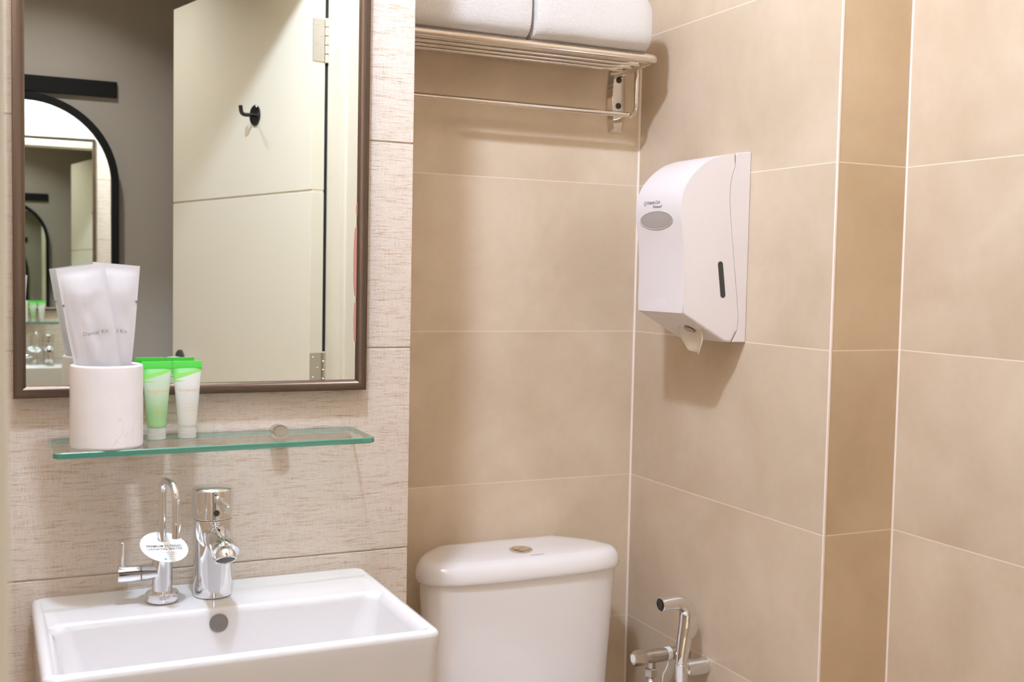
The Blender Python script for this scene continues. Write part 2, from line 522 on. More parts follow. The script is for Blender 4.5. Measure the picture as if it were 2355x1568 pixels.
def hinge(z0, z1):
    bm = box(bmesh.new(), -0.0022, 0.0, -0.032, -0.0005, z0, z1, bev=0.0006)
    for zz, yy in ((0.12, -0.024), (0.40, -0.011), (0.62, -0.024), (0.88, -0.011)):
        lathe(bm, (-0.0021, yy, z0+(z1-z0)*zz), (-1, 0, 0), [(0, 0.0042), (0.0008, 0.0036), (0.0009, 0.002), (0.0003, 0.0004)], 16)
    h = obj('hinge', bm, 'satin', door)
    bm = bmesh.new()
    m = 5
    for k in range(m):
        a = z0-0.003+(z1-z0+0.006)*k/m; b = z0-0.003+(z1-z0+0.006)*(k+1)/m
        lathe(bm, (-0.0035, -DT-0.0028, a+0.0006), (0, 0, 1), [(0, 0.0048), (0.001, 0.0056), (b-a-0.0022, 0.0056), (b-a-0.0012, 0.0048)], 20)
    obj('knuckle', bm, 'steel', h)
hinge(0.506, 0.6076)
hinge(-0.297, -0.1955)
# robe hook on the door
bm = lathe(bmesh.new(), (0.290, 0, 0.4034), (0, 1, 0), [(0, 0.0268), (0.0035, 0.0268), (0.0055, 0.0245), (0.0060, 0.010)], 40)
hk = obj('hook_rose', bm, 'gblack', door)
pts = fillet([(0.290, 0.005, 0.4034), (0.290, 0.040, 0.4020), (0.290, 0.043, 0.4250)], 0.012)
obj('hook_arm', tube(bmesh.new(), pts, 0.0052, 16), 'gblack', hk)
# lever handle near the free edge
bm = lathe(bmesh.new(), (0.755, 0, -0.262), (0, 1, 0), [(0, 0.026), (0.006, 0.026), (0.008, 0.024), (0.008, 0.008)], 40)
lv = obj('lever_rose', bm, 'dark', door)
pts = fillet([(0.755, 0.006, -0.262), (0.755, 0.052, -0.262), (0.640, 0.056, -0.262)], 0.012)
obj('lever_handle', tube(bmesh.new(), pts, 0.0085, 16), 'chrome', lv)
# black seal in the hinge gap
seal = obj('door_seal', BOX(DX1-0.0075, DX1-0.0002, 0.4265, 0.4335, FLOOR, DZ), 'rubber')
struct(seal, 'black rubber seal strip in the hinge gap'); seal.name = 'trim_5'

# ------------------------------------------------------------------ corridor wall: arched mirror and black rail
t = thing('arched_mirror', 'tall arched mirror in a black frame on the grey wall, seen reflected', 'mirror', (0.110, -0.676, -1.0), rot=(0.0107, 0, 0))
def arch(r, zb, off=0):
    pts = [(-r, zb), ]
    for k in range(33):
        a = PI-PI*k/32; pts.append((r*math.cos(a), 1.266+r*math.sin(a)))
    pts.append((r, zb)); return pts
outer, inner = arch(0.270, 0.0), arch(0.249, 0.021)
bm = bmesh.new()
A = [bm.verts.new((x, 0.001, z)) for x, z in outer]; B = [bm.verts.new((x, 0.024, z)) for x, z in outer]
Cc = [bm.verts.new((x, 0.024, z)) for x, z in inner]; D = [bm.verts.new((x, 0.006, z)) for x, z in inner]
n = len(outer)
for i in range(n):
    j = (i+1) % n
    bm.faces.new((A[i], A[j], B[j], B[i])); bm.faces.new((B[i], B[j], Cc[j], Cc[i])); bm.faces.new((Cc[i], Cc[j], D[j], D[i])); bm.faces.new((A[j], A[i], D[i], D[j]))
obj('frame', bm, 'black', t)
bm = bmesh.new(); prism(bm, arch(0.2485, 0.0215), 'y', 0.004, 0.010)
obj('mirror_glass', bm, 'mirror', t)
tag(obj('wall_rail', BOX(-0.16, 0.3765, -0.6995, -0.688, 0.541, 0.5915, bev=0.0015), 'black'),
    'flat black rail fixed above the arched mirror, seen reflected', 'rail')

# ------------------------------------------------------------------ mirror over the basin
X0, X1, Z0, Z1 = 0.0285, 0.4945, -0.1680, 0.6920
t = thing('wall_mirror', 'rectangular bathroom mirror in a bronze brown metal frame above the washbasin', 'mirror', (0.2615, YS, -0.168))
ox, oz = 0.2615, -0.168
prof = [(0.0, -0.0008), (0.0, -0.0160), (0.0008, -0.0176), (0.0030, -0.0182), (0.0060, -0.0176), (0.0095, -0.0156), (0.0128, -0.0125), (0.0150, -0.0088), (0.0150, -0.0008)]  # (inset, y)
rings = []
for ins, y in prof:
    rings.append([(X0+ins-ox, y, Z0+ins-oz), (X1-ins-ox, y, Z0+ins-oz), (X1-ins-ox, y, Z1-ins-oz), (X0+ins-ox, y, Z1-ins-oz)])
bm = loft(bmesh.new(), rings, close=True)
obj('frame', bm, 'frame', t, angle=50)
g = 0.0148
bm = BOX(X0+g-ox, X1-g-ox, -0.0085, -0.001, Z0+g-oz, Z1-g-oz)
gl = obj('mirror_glass', bm, 'mirror', t)
# aged backing along the right edge of the glass
def flake(za, zb, w, seed):
    rnd = random.Random(seed); L = []; N = 26
    for k in range(N+1):
        u = k/N; ww = w*(math.sin(PI*u)**0.25 if 0 < u < 1 else 0)*(0.82+0.25*noise.noise(Vector((u*6, seed, 0))))
        L.append((X1-0.0145-ww-ox, za+(zb-za)*u-oz))
    pts = L+[(X1-0.0140-ox, zb-oz), (X1-0.0140-ox, za-oz)]
    return prism(bmesh.new(), pts, 'y', -0.0096, -0.0084)
for za, zb, w in ((-0.035, 0.0680, 0.0052), (-0.10, -0.040, 0.0038), (0.082, 0.100, 0.0018)):
    obj('backing_flake', flake(za, zb, w, int(za*1000)), 'pink', gl)

# ------------------------------------------------------------------ glass shelf
SZ = -0.2225
t = thing('glass_shelf', 'narrow green-tinted glass shelf on two metal studs below the mirror', 'shelf', (0.272, YS, SZ))
pl = [(x-0.272, y-YS) for x, y in rrect(0.069, 0.478, 1.437, 1.5535, 0.009)]
# front edge runs very slightly out of parallel, as mounted
pl = [(x, y-(0.0155*(0.206-x)/0.41-0.004 if y < -0.06 else 0)) for x, y in pl]
bm = bmesh.new()
def ins(pts, k):
    cx, cy = 0, -0.06
    return [(x-(0.0012*k if x > 0 else -0.0012*k), y-(0.0012*k if y > cy else -0.0012*k)) for x, y in pts]
rings = [[(x, y, -0.0080) for x, y in ins(pl, 1)], [(x, y, -0.0068) for x, y in pl], [(x, y, -0.0012) for x, y in pl], [(x, y, 0) for x, y in ins(pl, 1)]]
loft(bm, rings)
finish(bm)
for f in bm.faces: f.material_index = 0 if abs(f.normal.z) > 0.9 else 1
obj('glass_pane', bm, None, t, recalc=False, mats=['glass', 'glass_edge'])
for x in (0.175, 0.3695):
    bm = lathe(bmesh.new(), (x-0.272, 0, -0.004), (0, -1, 0), [(0, 0.0122), (0.018, 0.0122), (0.0200, 0.0108), (0.0203, 0.004)], 36)
    obj('shelf_stud', bm, 'satin', t)

# ------------------------------------------------------------------ cup with the two sachets
CX, CY = 0.1340, 1.4700
cup = thing('toothbrush_cup', 'white veined marble cup on the glass shelf holding two dental kit sachets', 'cup', (CX, CY, SZ))
r = 0.0434; h = 0.1030
prof = [(0, 0.0), (0, r-0.003), (0.0010, r-0.001), (0.0035, r), (h-0.003, r), (h-0.0008, r-0.0010), (h, r-0.0028), (h-0.0012, r-0.0050), (h-0.003, r-0.0056), (0.009, r-0.0056), (0.008, 0.0)]
bm = lathe(bmesh.new(), (0, 0, 0), (0, 0, 1), prof, 72, False, False)
bmesh.ops.remove_doubles(bm, verts=bm.verts, dist=2e-5)
obj('cup_body', bm, 'marble', cup)

def sachet(name, W, H, T, seed):
    nu, nv = 26, 56; bm = bmesh.new()
    def th(u, v):
        e = 0.085; a = abs(u)
        s_ = max(0.0, 1-(a/(1-e))**2.4) if a < 1-e else 0.0
        vv = (v-0.035)/(1-0.075)
        t_ = 0 if vv <= 0 or vv >= 1 else min(1, (vv/0.16))**0.7*min(1, ((1-vv)/0.13))**0.6
        w_ = 1+0.30*noise.noise(Vector((u*1.8+seed, v*5, seed)))+0.12*noise.noise(Vector((u*4, v*12, seed*2)))
        return T*0.5*(s_**0.75)*t_*max(0.15, w_)
    def wob(u, v):
        return 0.0022*noise.noise(Vector((u*1.3, v*3.0, seed+7)))*min(1, abs(v-0.0)*4)
    def P(u, v, s_):
        notch = 0
        tp_ = 1-0.10*max(0.0, 1-v/0.60)
        return (u*W/2*tp_, s_*(th(u, v)+0.00025)+wob(u, v), v*H)
    for s_ in (-1, 1):
        g_ = [[bm.verts.new(P(-1+2*i/nu, j/nv, s_)) for i in range(nu+1)] for j in range(nv+1)]
        for j in range(nv):
            for i in range(nu):
                bm.faces.new((g_[j][i], g_[j][i+1], g_[j+1][i+1], g_[j+1][i]))
        if s_ == -1: g0 = g_
    for j in range(nv):
        bm.faces.new((g0[j][0], g0[j+1][0], g_[j+1][0], g_[j][0])); bm.faces.new((g0[j][nu], g0[j+1][nu], g_[j+1][nu], g_[j][nu]))
    for i in range(nu):
        bm.faces.new((g0[0][i], g0[0][i+1], g_[0][i+1], g_[0][i])); bm.faces.new((g0[nv][i], g0[nv][i+1], g_[nv][i+1], g_[nv][i]))
    o = obj(name, bm, 'paper', None, angle=60)
    def surf(u, v): return P(u/(W/2), v/H, -1)
    # tear notch
    return o, surf
for (bx, by, lean, label, seed, yaw) in (
        (0.1375, 1.4645, -0.168, 'white dental kit sachet leaning left, in front, standing in the marble cup', 3.1, 0.03),
        (0.1310, 1.4785, 0.074, 'white dental kit sachet leaning right, partly behind the other, in the marble cup', 8.4, -0.04)):
    o, surf = sachet('dental_kit_sachet', 0.0560, 0.2090, 0.0120, seed)
    o.location = (bx, by, SZ+0.0185 if lean < 0 else SZ+0.0195)
    o.rotation_euler = (0.0, lean, yaw)
    tag(o, label, 'sachet', 'dental kit sachets in the cup')
    def pl_(p, surf=surf):
        q = surf(p[0]+(0.0035 if lean < 0 else 0.0032), p[1]+0.1255); return (q[0], q[1]-0.0003, q[2])
    lettering('printed_text', 'Dental Kit', 0.0066, 'ink', o, pl_, spacing=1.08)
    for sx in ((-1,) if lean < 0 else (1,)):
        bm = BOX(sx*0.0280-0.0021*(sx > 0), sx*0.0280+0.0021*(sx < 0), -0.0016, 0.0016, 0.1640, 0.1648)
        obj('tear_notch', bm, 'dark', o)

# ------------------------------------------------------------------ small toiletry tubes
def tube_body_material(name, liquid, clear):
    def body(s):
        c = s.coords(); sep = s.new('ShaderNodeSeparateXYZ'); s.link(c, sep.inputs[0])
        x, z = sep.outputs[0], sep.outputs[2]
        lim = s.math('ADD', 0.0826, s.math('MULTIPLY', x, 0.306))
        top = s.math('GREATER_THAN', z, lim)
        lim2 = s.math('ADD', lim, s.math('ADD', 0.0052, s.math('MULTIPLY', x, -0.11)))
        green = s.math('GREATER_THAN', z, lim2)
        tail = s.math('MULTIPLY', s.math('LESS_THAN', s.math('ABSOLUTE', s.math('SUBTRACT', z, s.math('ADD', 0.0760, s.math('MULTIPLY', x, 0.02)))), s.math('MULTIPLY', s.math('SUBTRACT', -0.0030, x), 0.10)), s.math('LESS_THAN', x, -0.003))
        top = s.math('MAXIMUM', top, tail)
        col = s.mix(s.ramp(z, 0.035, 0.065), liquid, clear)
        col = s.mix(top, col, lin(160, 228, 118))
        edge = s.ramp(s.math('ABSOLUTE', x), 0.009, 0.018)
        return s.mix(green, col, s.mix(edge, lin(176, 240, 172), lin(110, 228, 108)))
    return see_through(name, (0.95, 1, 0.95, 1), 1.42, 0.18, body, 0.80, 0.35)
MAT['tube_green'] = tube_body_material('pale green shampoo tube', lin(178, 218, 160), lin(216, 228, 208))
MAT['tube_white'] = tube_body_material('milky clear body wash tube', lin(234, 232, 224), lin(234, 232, 230))
MAT['crimp'] = see_through('green crimped tube end', (1, 1, 1, 1), 1.4, 0.3, lin(118, 230, 108), 1.0, 0.5)
MAT['cap_clear'] = see_through('frosted clear cap', (0.97, 0.97, 0.95, 1), 1.45, 0.2, lin(236, 234, 228), 0.62, 0.4)

def toiletry_tube(loc, label, body_mat, lines, yaw):
    t = thing('toiletry_tube', label, 'toiletry tube', loc, 'toiletry tubes on the glass shelf', (0, 0, yaw))
    def ab(z):  # half width, half depth at height
        u = max(0, min(1, (z-0.017)/(0.0935-0.017)))
        return 0.0122+(0.0188-0.0122)*u**1.05, max(0.0007, 0.0122*(1-u**1.9)**0.85)
    rings = []; seg = 40
    zs = [0.0150, 0.0155, 0.017]+[0.017+0.0765*k/26 for k in range(1, 27)]
    for z in zs:
        a, b = ab(z)
        if z < 0.016: a = b = 0.0112
        rings.append([(a*math.cos(2*PI*k/seg), b*math.sin(2*PI*k/seg), z) for k in range(seg)])
    obj('tube_body', loft(bmesh.new(), rings), body_mat, t)
    bm = BOX(-0.0191, 0.0191, -0.0011, 0.0011, 0.0925, 0.1020, bev=0.0003)
    obj('crimped_end', bm, 'crimp', t)
    bm = lathe(bmesh.new(), (0, 0, 0), (0, 0, 1), [(0, 0.0112), (0.0008, 0.0118), (0.0075, 0.0120), (0.0080, 0.0114), (0.0085, 0.0119), (0.0145, 0.0116), (0.0152, 0.0105)], 36)
    obj('cap', bm, 'cap_clear', t)
    def surf(x, z):
        a, b = ab(z); q = max(0.0, 1-(x/a)**2)
        return (x, -b*math.sqrt(q)-0.00025, z)
    lettering('brand_text', 'ecogenesis', 0.0066, 'ink_gold', t, lambda p: surf(p[0]+0.001, p[1]+0.0640), width=0.0275)
    for k, (s_, w_) in enumerate(lines):
        lettering('small_text', s_, 0.0026, 'ink_gold', t, lambda p: surf(p[0]+0.001, p[1]+0.0455-0.0042*k), width=w_)
    lettering('volume_text', '30ml / 1 fl. oz.', 0.0018, 'ink_gold', t, lambda p: surf(p[0]+0.001, p[1]+0.0225), width=0.0110)
    return t
toiletry_tube((0.1997, 1.5125, SZ), 'small pale green shampoo tube with a green crimped end, next to the marble cup', 'tube_green',
              [('white tea', 0.0115), ('conditioning', 0.0135), ('shampoo', 0.0105), ('shampooing', 0.0125)], 0.0)
toiletry_tube((0.2392, 1.5155, SZ), 'small milky white body wash tube with a green crimped end, standing further from the cup', 'tube_white',
              [('white tea', 0.0115), ('body wash', 0.0115), ('gel pour douche', 0.0150)], 0.0)

# ------------------------------------------------------------------ washbasin
BZ = -0.4300
bx0, bx1, by0, by1 = 0.0480, 0.4975, 1.2350, YS-0.0005
t = thing('washbasin', 'white rectangular wall-hung ceramic washbasin below the glass shelf', 'washbasin', (0.2725, YS, BZ))
def RR(i0, i1, j0, j1, r, z, n=8): return [(x-0.2725, y-YS, z-BZ) for x, y in rrect(i0, i1, j0, j1, r, n)]
rings = [
    RR(bx0+0.030, bx1-0.030, by0+0.030, by1, 0.020, BZ-0.150),
    RR(bx0+0.012, bx1-0.012, by0+0.012, by1, 0.018, BZ-0.146),
    RR(bx0+0.006, bx1-0.006, by0+0.006, by1, 0.016, BZ-0.130),
    RR(bx0+0.001, bx1-0.001, by0+0.001, by1, 0.014, BZ-0.020),
    RR(bx0, bx1, by0, by1, 0.014, BZ-0.0085),
    RR(bx0+0.0012, bx1-0.0012, by0+0.0012, by1-0.0012, 0.013, BZ-0.0040),
    RR(bx0+0.0042, bx1-0.0042, by0+0.0042, by1-0.0042, 0.011, BZ-0.0010),
    RR(bx0+0.0085, bx1-0.0085, by0+0.0085, by1-0.0085, 0.010, BZ),
    RR(bx0+0.0115, bx1-0.0115, by0+0.0110, by1-0.0115, 0.010, BZ-0.0006),
    RR(bx0+0.0145, bx1-0.0145, by0+0.0135, by1-0.1180, 0.014, BZ-0.0030),
    RR(bx0+0.0180, bx1-0.0180, by0+0.0160, by1-0.1215, 0.018, BZ-0.0065),
    RR(bx0+0.0215, bx1-0.0215, by0+0.0185, by1-0.1240, 0.022, BZ-0.0130),
    RR(bx0+0.0300, bx1-0.0300, by0+0.0260, by1-0.1300, 0.030, BZ-0.0600),
    RR(bx0+0.0420, bx1-0.0420, by0+0.0380, by1-0.1400, 0.040, BZ-0.0880),
    RR(bx0+0.0700, bx1-0.0700, by0+0.0600, by1-0.1560, 0.040, BZ-0.0980),
    RR(bx0+0.1500, bx1-0.1500, by0+0.0850, by1-0.1750, 0.020, BZ-0.1000),
]
bm = loft(bmesh.new(), rings)
obj('basin_body', bm, 'ceramic', t, angle=70)
# overflow opening on the inner back wall, drain in the bowl
yo = by1-0.1262
bm = lathe(bmesh.new(), (0.2660-0.2725, yo-YS+0.003, -0.0222), (0, -1, 0.10), [(0, 0.0118), (0.0036, 0.0118), (0.0042, 0.0110), (0.0046, 0.0085), (0.0034, 0.0)], 36)
obj('overflow_cap', bm, 'overflow', t)
bm = lathe(bmesh.new(), (0, 1.345-YS, -0.1003), (0, 0, 1), [(0, 0.030), (0.002, 0.030), (0.003, 0.027), (0.0015, 0.02), (0.0015, 0.0)], 36)
obj('drain', bm, 'chrome', t)

# ------------------------------------------------------------------ mixer tap
mx, my = 0.2690, 1.4920
t = thing('basin_mixer_tap', 'chrome cylindrical mixer tap with short spout and thin lever on the basin deck', 'tap', (mx, my, BZ-0.0010))
bm = lathe(bmesh.new(), (0, 0, 0), (0, 0, 1), [(0, 0.0243), (0.001, 0.0246), (0.1020, 0.0262), (0.1028, 0.0257)], 64)
obj('tap_body', bm, 'chrome', t)
bm = lathe(bmesh.new(), (0, 0, 0.1036), (0, 0, 1), [(0, 0.0258), (0.001, 0.0268), (0.0370, 0.0272), (0.0395, 0.0262), (0.0415, 0.0232), (0.0430, 0.016), (0.0438, 0.008), (0.044, 0.0)], 64)
hd = obj('cartridge_head', bm, 'chrome', t)
bm = lathe(bmesh.new(), (0, -0.0245, 0.1335), (0, -1, 0.01), [(0, 0.0046), (0.003, 0.0040), (0.010, 0.0040), (0.0105, 0.0051), (0.0830, 0.0051), (0.0842, 0.0045)], 28)
obj('lever', bm, 'chrome', hd)
bm = lathe(bmesh.new(), (0, -0.0263, 0.1140), (0, -1, 0), [(0, 0.0040), (0.0012, 0.0040), (0.0013, 0.0025)], 20)
obj('grub_screw', bm, 'dark', hd)
rings = []
for cy_, cz_, ny_, nz_, rr_ in ((-0.010, 0.0800, -1, -0.02, 0.0150), (-0.024, 0.0795, -1, -0.03, 0.0158), (-0.045, 0.0785, -1, -0.10, 0.0168), (-0.064, 0.0770, -1, -0.30, 0.0172), (-0.0790, 0.0745, -1, -0.62, 0.0176), (-0.0860, 0.0722, -1, -0.85, 0.0178), (-0.0872, 0.0712, -1, -0.88, 0.0172), (-0.0874, 0.0710, -1, -0.88, 0.0150)):
    cz_ += 0.004
    nn = Vector((0, ny_, nz_)).normalized(); up_ = Vector((1, 0, 0)).cross(nn)
    rings.append([Vector((0, cy_, cz_))+Vector((1, 0, 0))*rr_*math.cos(2*PI*k/48)+up_*rr_*1.04*math.sin(2*PI*k/48) for k in range(48)])
sp = obj('spout', loft(bmesh.new(), rings), 'chrome', t)
tip = Vector((0, -0.0800, 0.0795)); ad = Vector((0, -0.55, -0.835)).normalized()
bm = lathe(bmesh.new(), tip, ad, [(0, 0.0138), (0.0120, 0.0142), (0.0150, 0.0138), (0.0160, 0.0128), (0.0145, 0.0118)], 40)
ar = obj('aerator', bm, 'chrome', sp)
bm = lathe(bmesh.new(), tip+ad*0.0138, ad, [(0, 0.0120), (0.0012, 0.0116), (0.0014, 0.0)], 32)
obj('aerator_mesh', bm, 'dark', ar)

# ------------------------------------------------------------------ filtered water tap
fx, fy = 0.2035, 1.4860
t = thing('drinking_water_tap', 'slim chrome drinking water tap with swan neck and side lever, left on the basin deck', 'tap', (fx, fy, BZ-0.0008))
bm = lathe(bmesh.new(), (0, 0, 0), (0, 0, 1), [(0, 0.0202), (0.001, 0.0207), (0.0105, 0.0207), (0.0118, 0.0198), (0.0120, 0.0125)], 56)
obj('base_ring', bm, 'chrome', t)
bm = lathe(bmesh.new(), (0, 0, 0.0115), (0, 0, 1), [(0, 0.0125), (0.001, 0.0128), (0.0540, 0.0128), (0.0560, 0.0118), (0.0570, 0.0060)], 48)
obj('tap_body', bm, 'chrome', t)
pts = fillet([(0, 0, 0.066), (0, 0, 0.1600), (0.0085, -0.0560, 0.1590), (0.0090, -0.0575, 0.0950)], [0.020, 0.020], 12)
sw = obj('swan_neck', tube(bmesh.new(), pts, 0.0049, 24), 'chrome', t)
bm = lathe(bmesh.new(), (0.00890, -0.0571, 0.1130), (0.0, -0.0, -1), [(0, 0.0050), (0.0005, 0.0060), (0.002, 0.0060), (0.0195, 0.0052), (0.0200, 0.0044)], 28)
obj('nozzle', bm, 'chrome', sw)
hx = 0.0385
bm = lathe(bmesh.new(), (0.002, 0, hx), (-1, 0, 0), [(0, 0.0108), (0.0285, 0.0108), (0.0288, 0.0102)], 40)
obj('valve_arm', bm, 'chrome', t)
bm = lathe(bmesh.new(), (-0.0275, 0, hx), (-1, 0, 0), [(0, 0.0104), (0.0004, 0.0110), (0.0270, 0.0110), (0.0280, 0.0102), (0.0281, 0.0)], 40)
vk = obj('valve_handle', bm, 'chrome', t)
bm = lathe(bmesh.new(), (-0.0497, 0, hx+0.010), (0, 0, 1), [(0, 0.0050), (0.0018, 0.0050), (0.0022, 0.0035), (0.0310, 0.0035), (0.0318, 0.0028)], 20)
obj('lever_pin', bm, 'chrome', vk)

# round paper tag on the drinking water tap
MAT['tagcard'] = plain('white card', lin(242, 240, 239), 0.5)
tg = thing('tap_tag', 'round white card reading PREMIUM FILTERED DRINKING WATER hung around the drinking water tap', 'tag', (fx+0.0005, fy-0.0135, BZ+0.0722), rot=(math.radians(27), math.radians(5), math.radians(10)))
bm = bmesh.new(); seg = 64; R0 = 0.0305; hr = 0.0060; hc = (0.001, 0.0150)
ro = [(R0*math.cos(2*PI*k/seg), R0*math.sin(2*PI*k/seg)) for k in range(seg)]
ri = [(hc[0]+hr*math.cos(2*PI*k/seg), hc[1]+hr*math.sin(2*PI*k/seg)) for k in range(seg)]
rings = [[(x, y, z) for x, y in q] for q, z in ((ro, 0), (ro, 0.0005), (ri, 0.0005), (ri, 0))]
loft(bm, rings, close=True)
obj('card', bm, 'tagcard', tg)
def tp(dx, dy): return lambda p: (p[0]+dx, p[1]+dy, 0.0007)
lettering('tag_heading', 'PREMIUM FILTERED', 0.0058, 'ink_dark', tg, tp(0, 0.0010), width=0.0450, spacing=1.05, offset=0.00004)
lettering('tag_heading', 'DRINKING WATER', 0.0058, 'ink_dark', tg, tp(0, -0.0050), width=0.0450, spacing=1.05, offset=0.00004)
for k, (s_, w_) in enumerate((('Join us in creating a sustainable', 0.034), ('environment and reduce plastic', 0.034), ('bottle usage.', 0.0135))):
    lettering('tag_text', s_, 0.0026, 'ink', tg, tp(0, -0.0115-0.0038*k), width=w_)
lettering('tag_logo_text', 'waterlogic', 0.0024, 'ink', tg, tp(0.002, -0.0245), width=0.0080)
bm = lathe(bmesh.new(), (-0.0040, -0.0245, 0.0006), (0, 0, 1), [(0, 0.0018), (0.0002, 0.0018)], 16)
obj('tag_logo', bm, 'ink_blue', tg)

# ------------------------------------------------------------------ towel rack
t = thing('towel_rack', 'polished steel hotel towel rack on the alcove wall holding folded towels', 'towel rack', (0.90, YB, 0.42))
def L(p): return (p[0]-0.90, p[1]-YB, p[2]-0.42)
RX0, RX1 = 0.612, 1.158
RYf, RYb = 1.8350, 1.9560
zf = 0.4193
loop = fillet([(RX1-0.02, RYb+0.012, zf-0.006), (RX1-0.001, RYb-0.02, zf-0.004), (RX1, RYf, zf), (RX0, RYf, zf), (RX0+0.001, RYb-0.02, zf-0.004), (RX0+0.02, RYb+0.012, zf-0.006)], [0.02, 0.020, 0.020, 0.02], 8)
obj('front_rail', tube(bmesh.new(), [L(p) for p in loop], 0.0083, 20), 'steel', t)
for y, z, r_ in ((1.8560, 0.4175, 0.0042), (1.8860, 0.4168, 0.0042), (1.9160, 0.4162, 0.0042), (1.9440, 0.4158, 0.0048)):
    obj('shelf_bar', tube(bmesh.new(), [L((RX0+0.008, y, z)), L((RX1-0.008, y, z))], r_, 14), 'steel', t)
for fxx in (1.1600, 0.6300):
    # wall flange
    outl = []
    for k in range(15):
        u = k/14; z = 0.2965+(0.4300-0.2965)*u
        wdt = 0.0145+0.0068*math.sin(PI*min(1, max(0, u*0.95+0.02)))
        outl.append((wdt, z))
    bm = bmesh.new(); rings = []
    for (yy, k) in ((0.0, 1.0), (-0.004, 1.0), (-0.0105, 0.70), (-0.0120, 0.62)):
        ring = [(fxx+w_*k-0.90, yy, 0.3632+(z-0.3632)*(1-(1-k)*0.30)-0.42) for w_, z in outl]+[(fxx-w_*k-0.90, yy, 0.3632+(z-0.3632)*(1-(1-k)*0.30)-0.42) for w_, z in outl[::-1]]
        rings.append(ring)
    loft(bm, rings)
    fl = obj('wall_flange', bm, 'steel', t)
    for zz in (0.4010, 0.3495):
        bm = lathe(bmesh.new(), L((fxx, YB-0.0115, zz)), (0, -1, 0), [(0, 0.0062), (0.0015, 0.0062), (0.0028, 0.0050), (0.0034, 0.0)], 24)
        obj('screw', bm, 'dark', fl)
    yv = 1.9080
    arm = fillet([(fxx, YB-0.008, 0.4100), (fxx, yv, 0.4140), (fxx, yv, 0.3245), (fxx, YB-0.008, 0.3200)], [0.010, 0.022], 8)
    obj('bracket_arm', tube(bmesh.new(), [L(p) for p in arm], 0.0052, 16), 'steel', t)
obj('hanging_bar', tube(bmesh.new(), [L((0.6300, 1.9235, 0.3245)), L((1.1520, 1.9235, 0.3245))], 0.0052, 18), 'steel', t)

# folded towels
def towel(name, x0, x1, label, seed):
    yf, yb = 1.8060, 1.9830; z0, z1 = 0.4285, 0.5480
    cy = (yf+yb)/2
    seg = 56; N = 46; rings = []
    for i in range(N+1):
        u = i/N; e = min(u, 1-u)*(x1-x0)
        k = 1-0.62*(max(0, 1-e/0.040))**2.4           # rounded ends
        x = x0+(x1-x0)*u
        ring = []
        for j in range(seg):
            a = 2*PI*j/seg
            ex = 0.62 if math.sin(a) > 0 else 0.36
            sx = abs(math.cos(a))**ex*(1 if math.cos(a) > 0 else -1); sz = abs(math.sin(a))**0.62*(1 if math.sin(a) > 0 else -1)
            hy = (yb-yf)/2*(0.86+0.14*k); hz = (z1-z0)/2*(0.74+0.26*k)
            y = cy+sx*hy; z = z0+(z1-z0)*(0.74+0.26*k)*0.5*(1+sz)
            if z < (z0+z1)/2: z = max(z, z0)
            nn = noise.noise(Vector((x*9+seed, y*11, z*14)))
            wob = 0.0035*nn
            ring.append((x+0.25*wob, y+wob*(1 if sx < 0 else 0.2), z+(0.6*wob if z > z0+0.006 else 0)))
        rings.append(ring)
    bm = loft(bmesh.new(), rings)
    o = obj(name, bm, 'towel', None, angle=85)
    o.modifiers.clear()
    m = o.modifiers.new('sub', 'SUBSURF'); m.levels = 1; m.render_levels = 2
    tx = bpy.data.textures.new('terry', 'CLOUDS'); tx.noise_scale = 0.0014; tx.noise_depth = 1
    dm = o.modifiers.new('pile', 'DISPLACE'); dm.texture = tx; dm.strength = 0.0009; dm.mid_level = 0.5; dm.texture_coords = 'GLOBAL'
    return tag(o, label, 'towel', 'folded white towels on the rack')
towel('folded_towel', 0.6135, 0.8860, 'folded white bath towel on the rack, half hidden behind the sink wall edge', 1.0)
towel('folded_towel', 0.8890, 1.1370, 'folded white bath towel at the right end of the rack, nearest the dispenser', 5.0)

# ------------------------------------------------------------------ tissue dispenser
DY0, DY1 = 1.6120, 1.7590
t = thing('tissue_dispenser', 'white plastic toilet tissue dispenser with an oval window on the side wall', 'tissue dispenser', (XC, 1.6855, -0.108))
def DL(p): return (p[0]-XC, p[1]-1.6855, p[2]+0.108)
side = [(1.1862, 0.2235), (1.1578, 0.2178), (1.133, 0.2085), (1.1117, 0.1943), (1.0938, 0.1767), (1.0822, 0.1582), (1.0767, 0.140), (1.0752, 0.1221), (1.0765, 0.1017), (1.0804, 0.0763), (1.0838, 0.0430), (1.0852, 0.0), (1.0846, -0.030)]
side = [(p.x, p.y) for p in catmull([(a, b, 0) for a, b in side], 4)]
side += [(1.0835, -0.0575), (1.1740, -0.1078), (1.1890, -0.1082)]
seam = [(1.1985, -0.0915), (1.2012, -0.0676), (1.1978, -0.0332), (1.191, 0.0169), (1.1842, 0.0693), (1.1782, 0.1162), (1.1756, 0.1526), (1.1786, 0.1814), (1.1868, 0.2067)]
seam = [(p.x, p.y) for p in catmull([(a, b, 0) for a, b in seam], 4)]
cover = side+seam
bm = bmesh.new(); cov = [(x-XC, z+0.108) for x, z in cover]
prism(bm, cov, 'y', DY0-1.6855, DY1-1.6855, bev=0.0045, seg=4)
obj('cover', bm, 'plastic', t, angle=38)
off = 0.0012
base = [(x+off, z) for x, z in seam]
base = [(1.1905+off, -0.1080)]+base+[(1.1872+off, 0.2238), (XC-0.0003, 0.2275), (XC-0.0003, -0.1085)]
bm = bmesh.new(); prism(bm, [(x-XC, z+0.108) for x, z in base], 'y', DY0-1.6855+0.0004, DY1-1.6855-0.0004, bev=0.0010, seg=1)
obj('back_case', bm, 'plastic', t, angle=38)
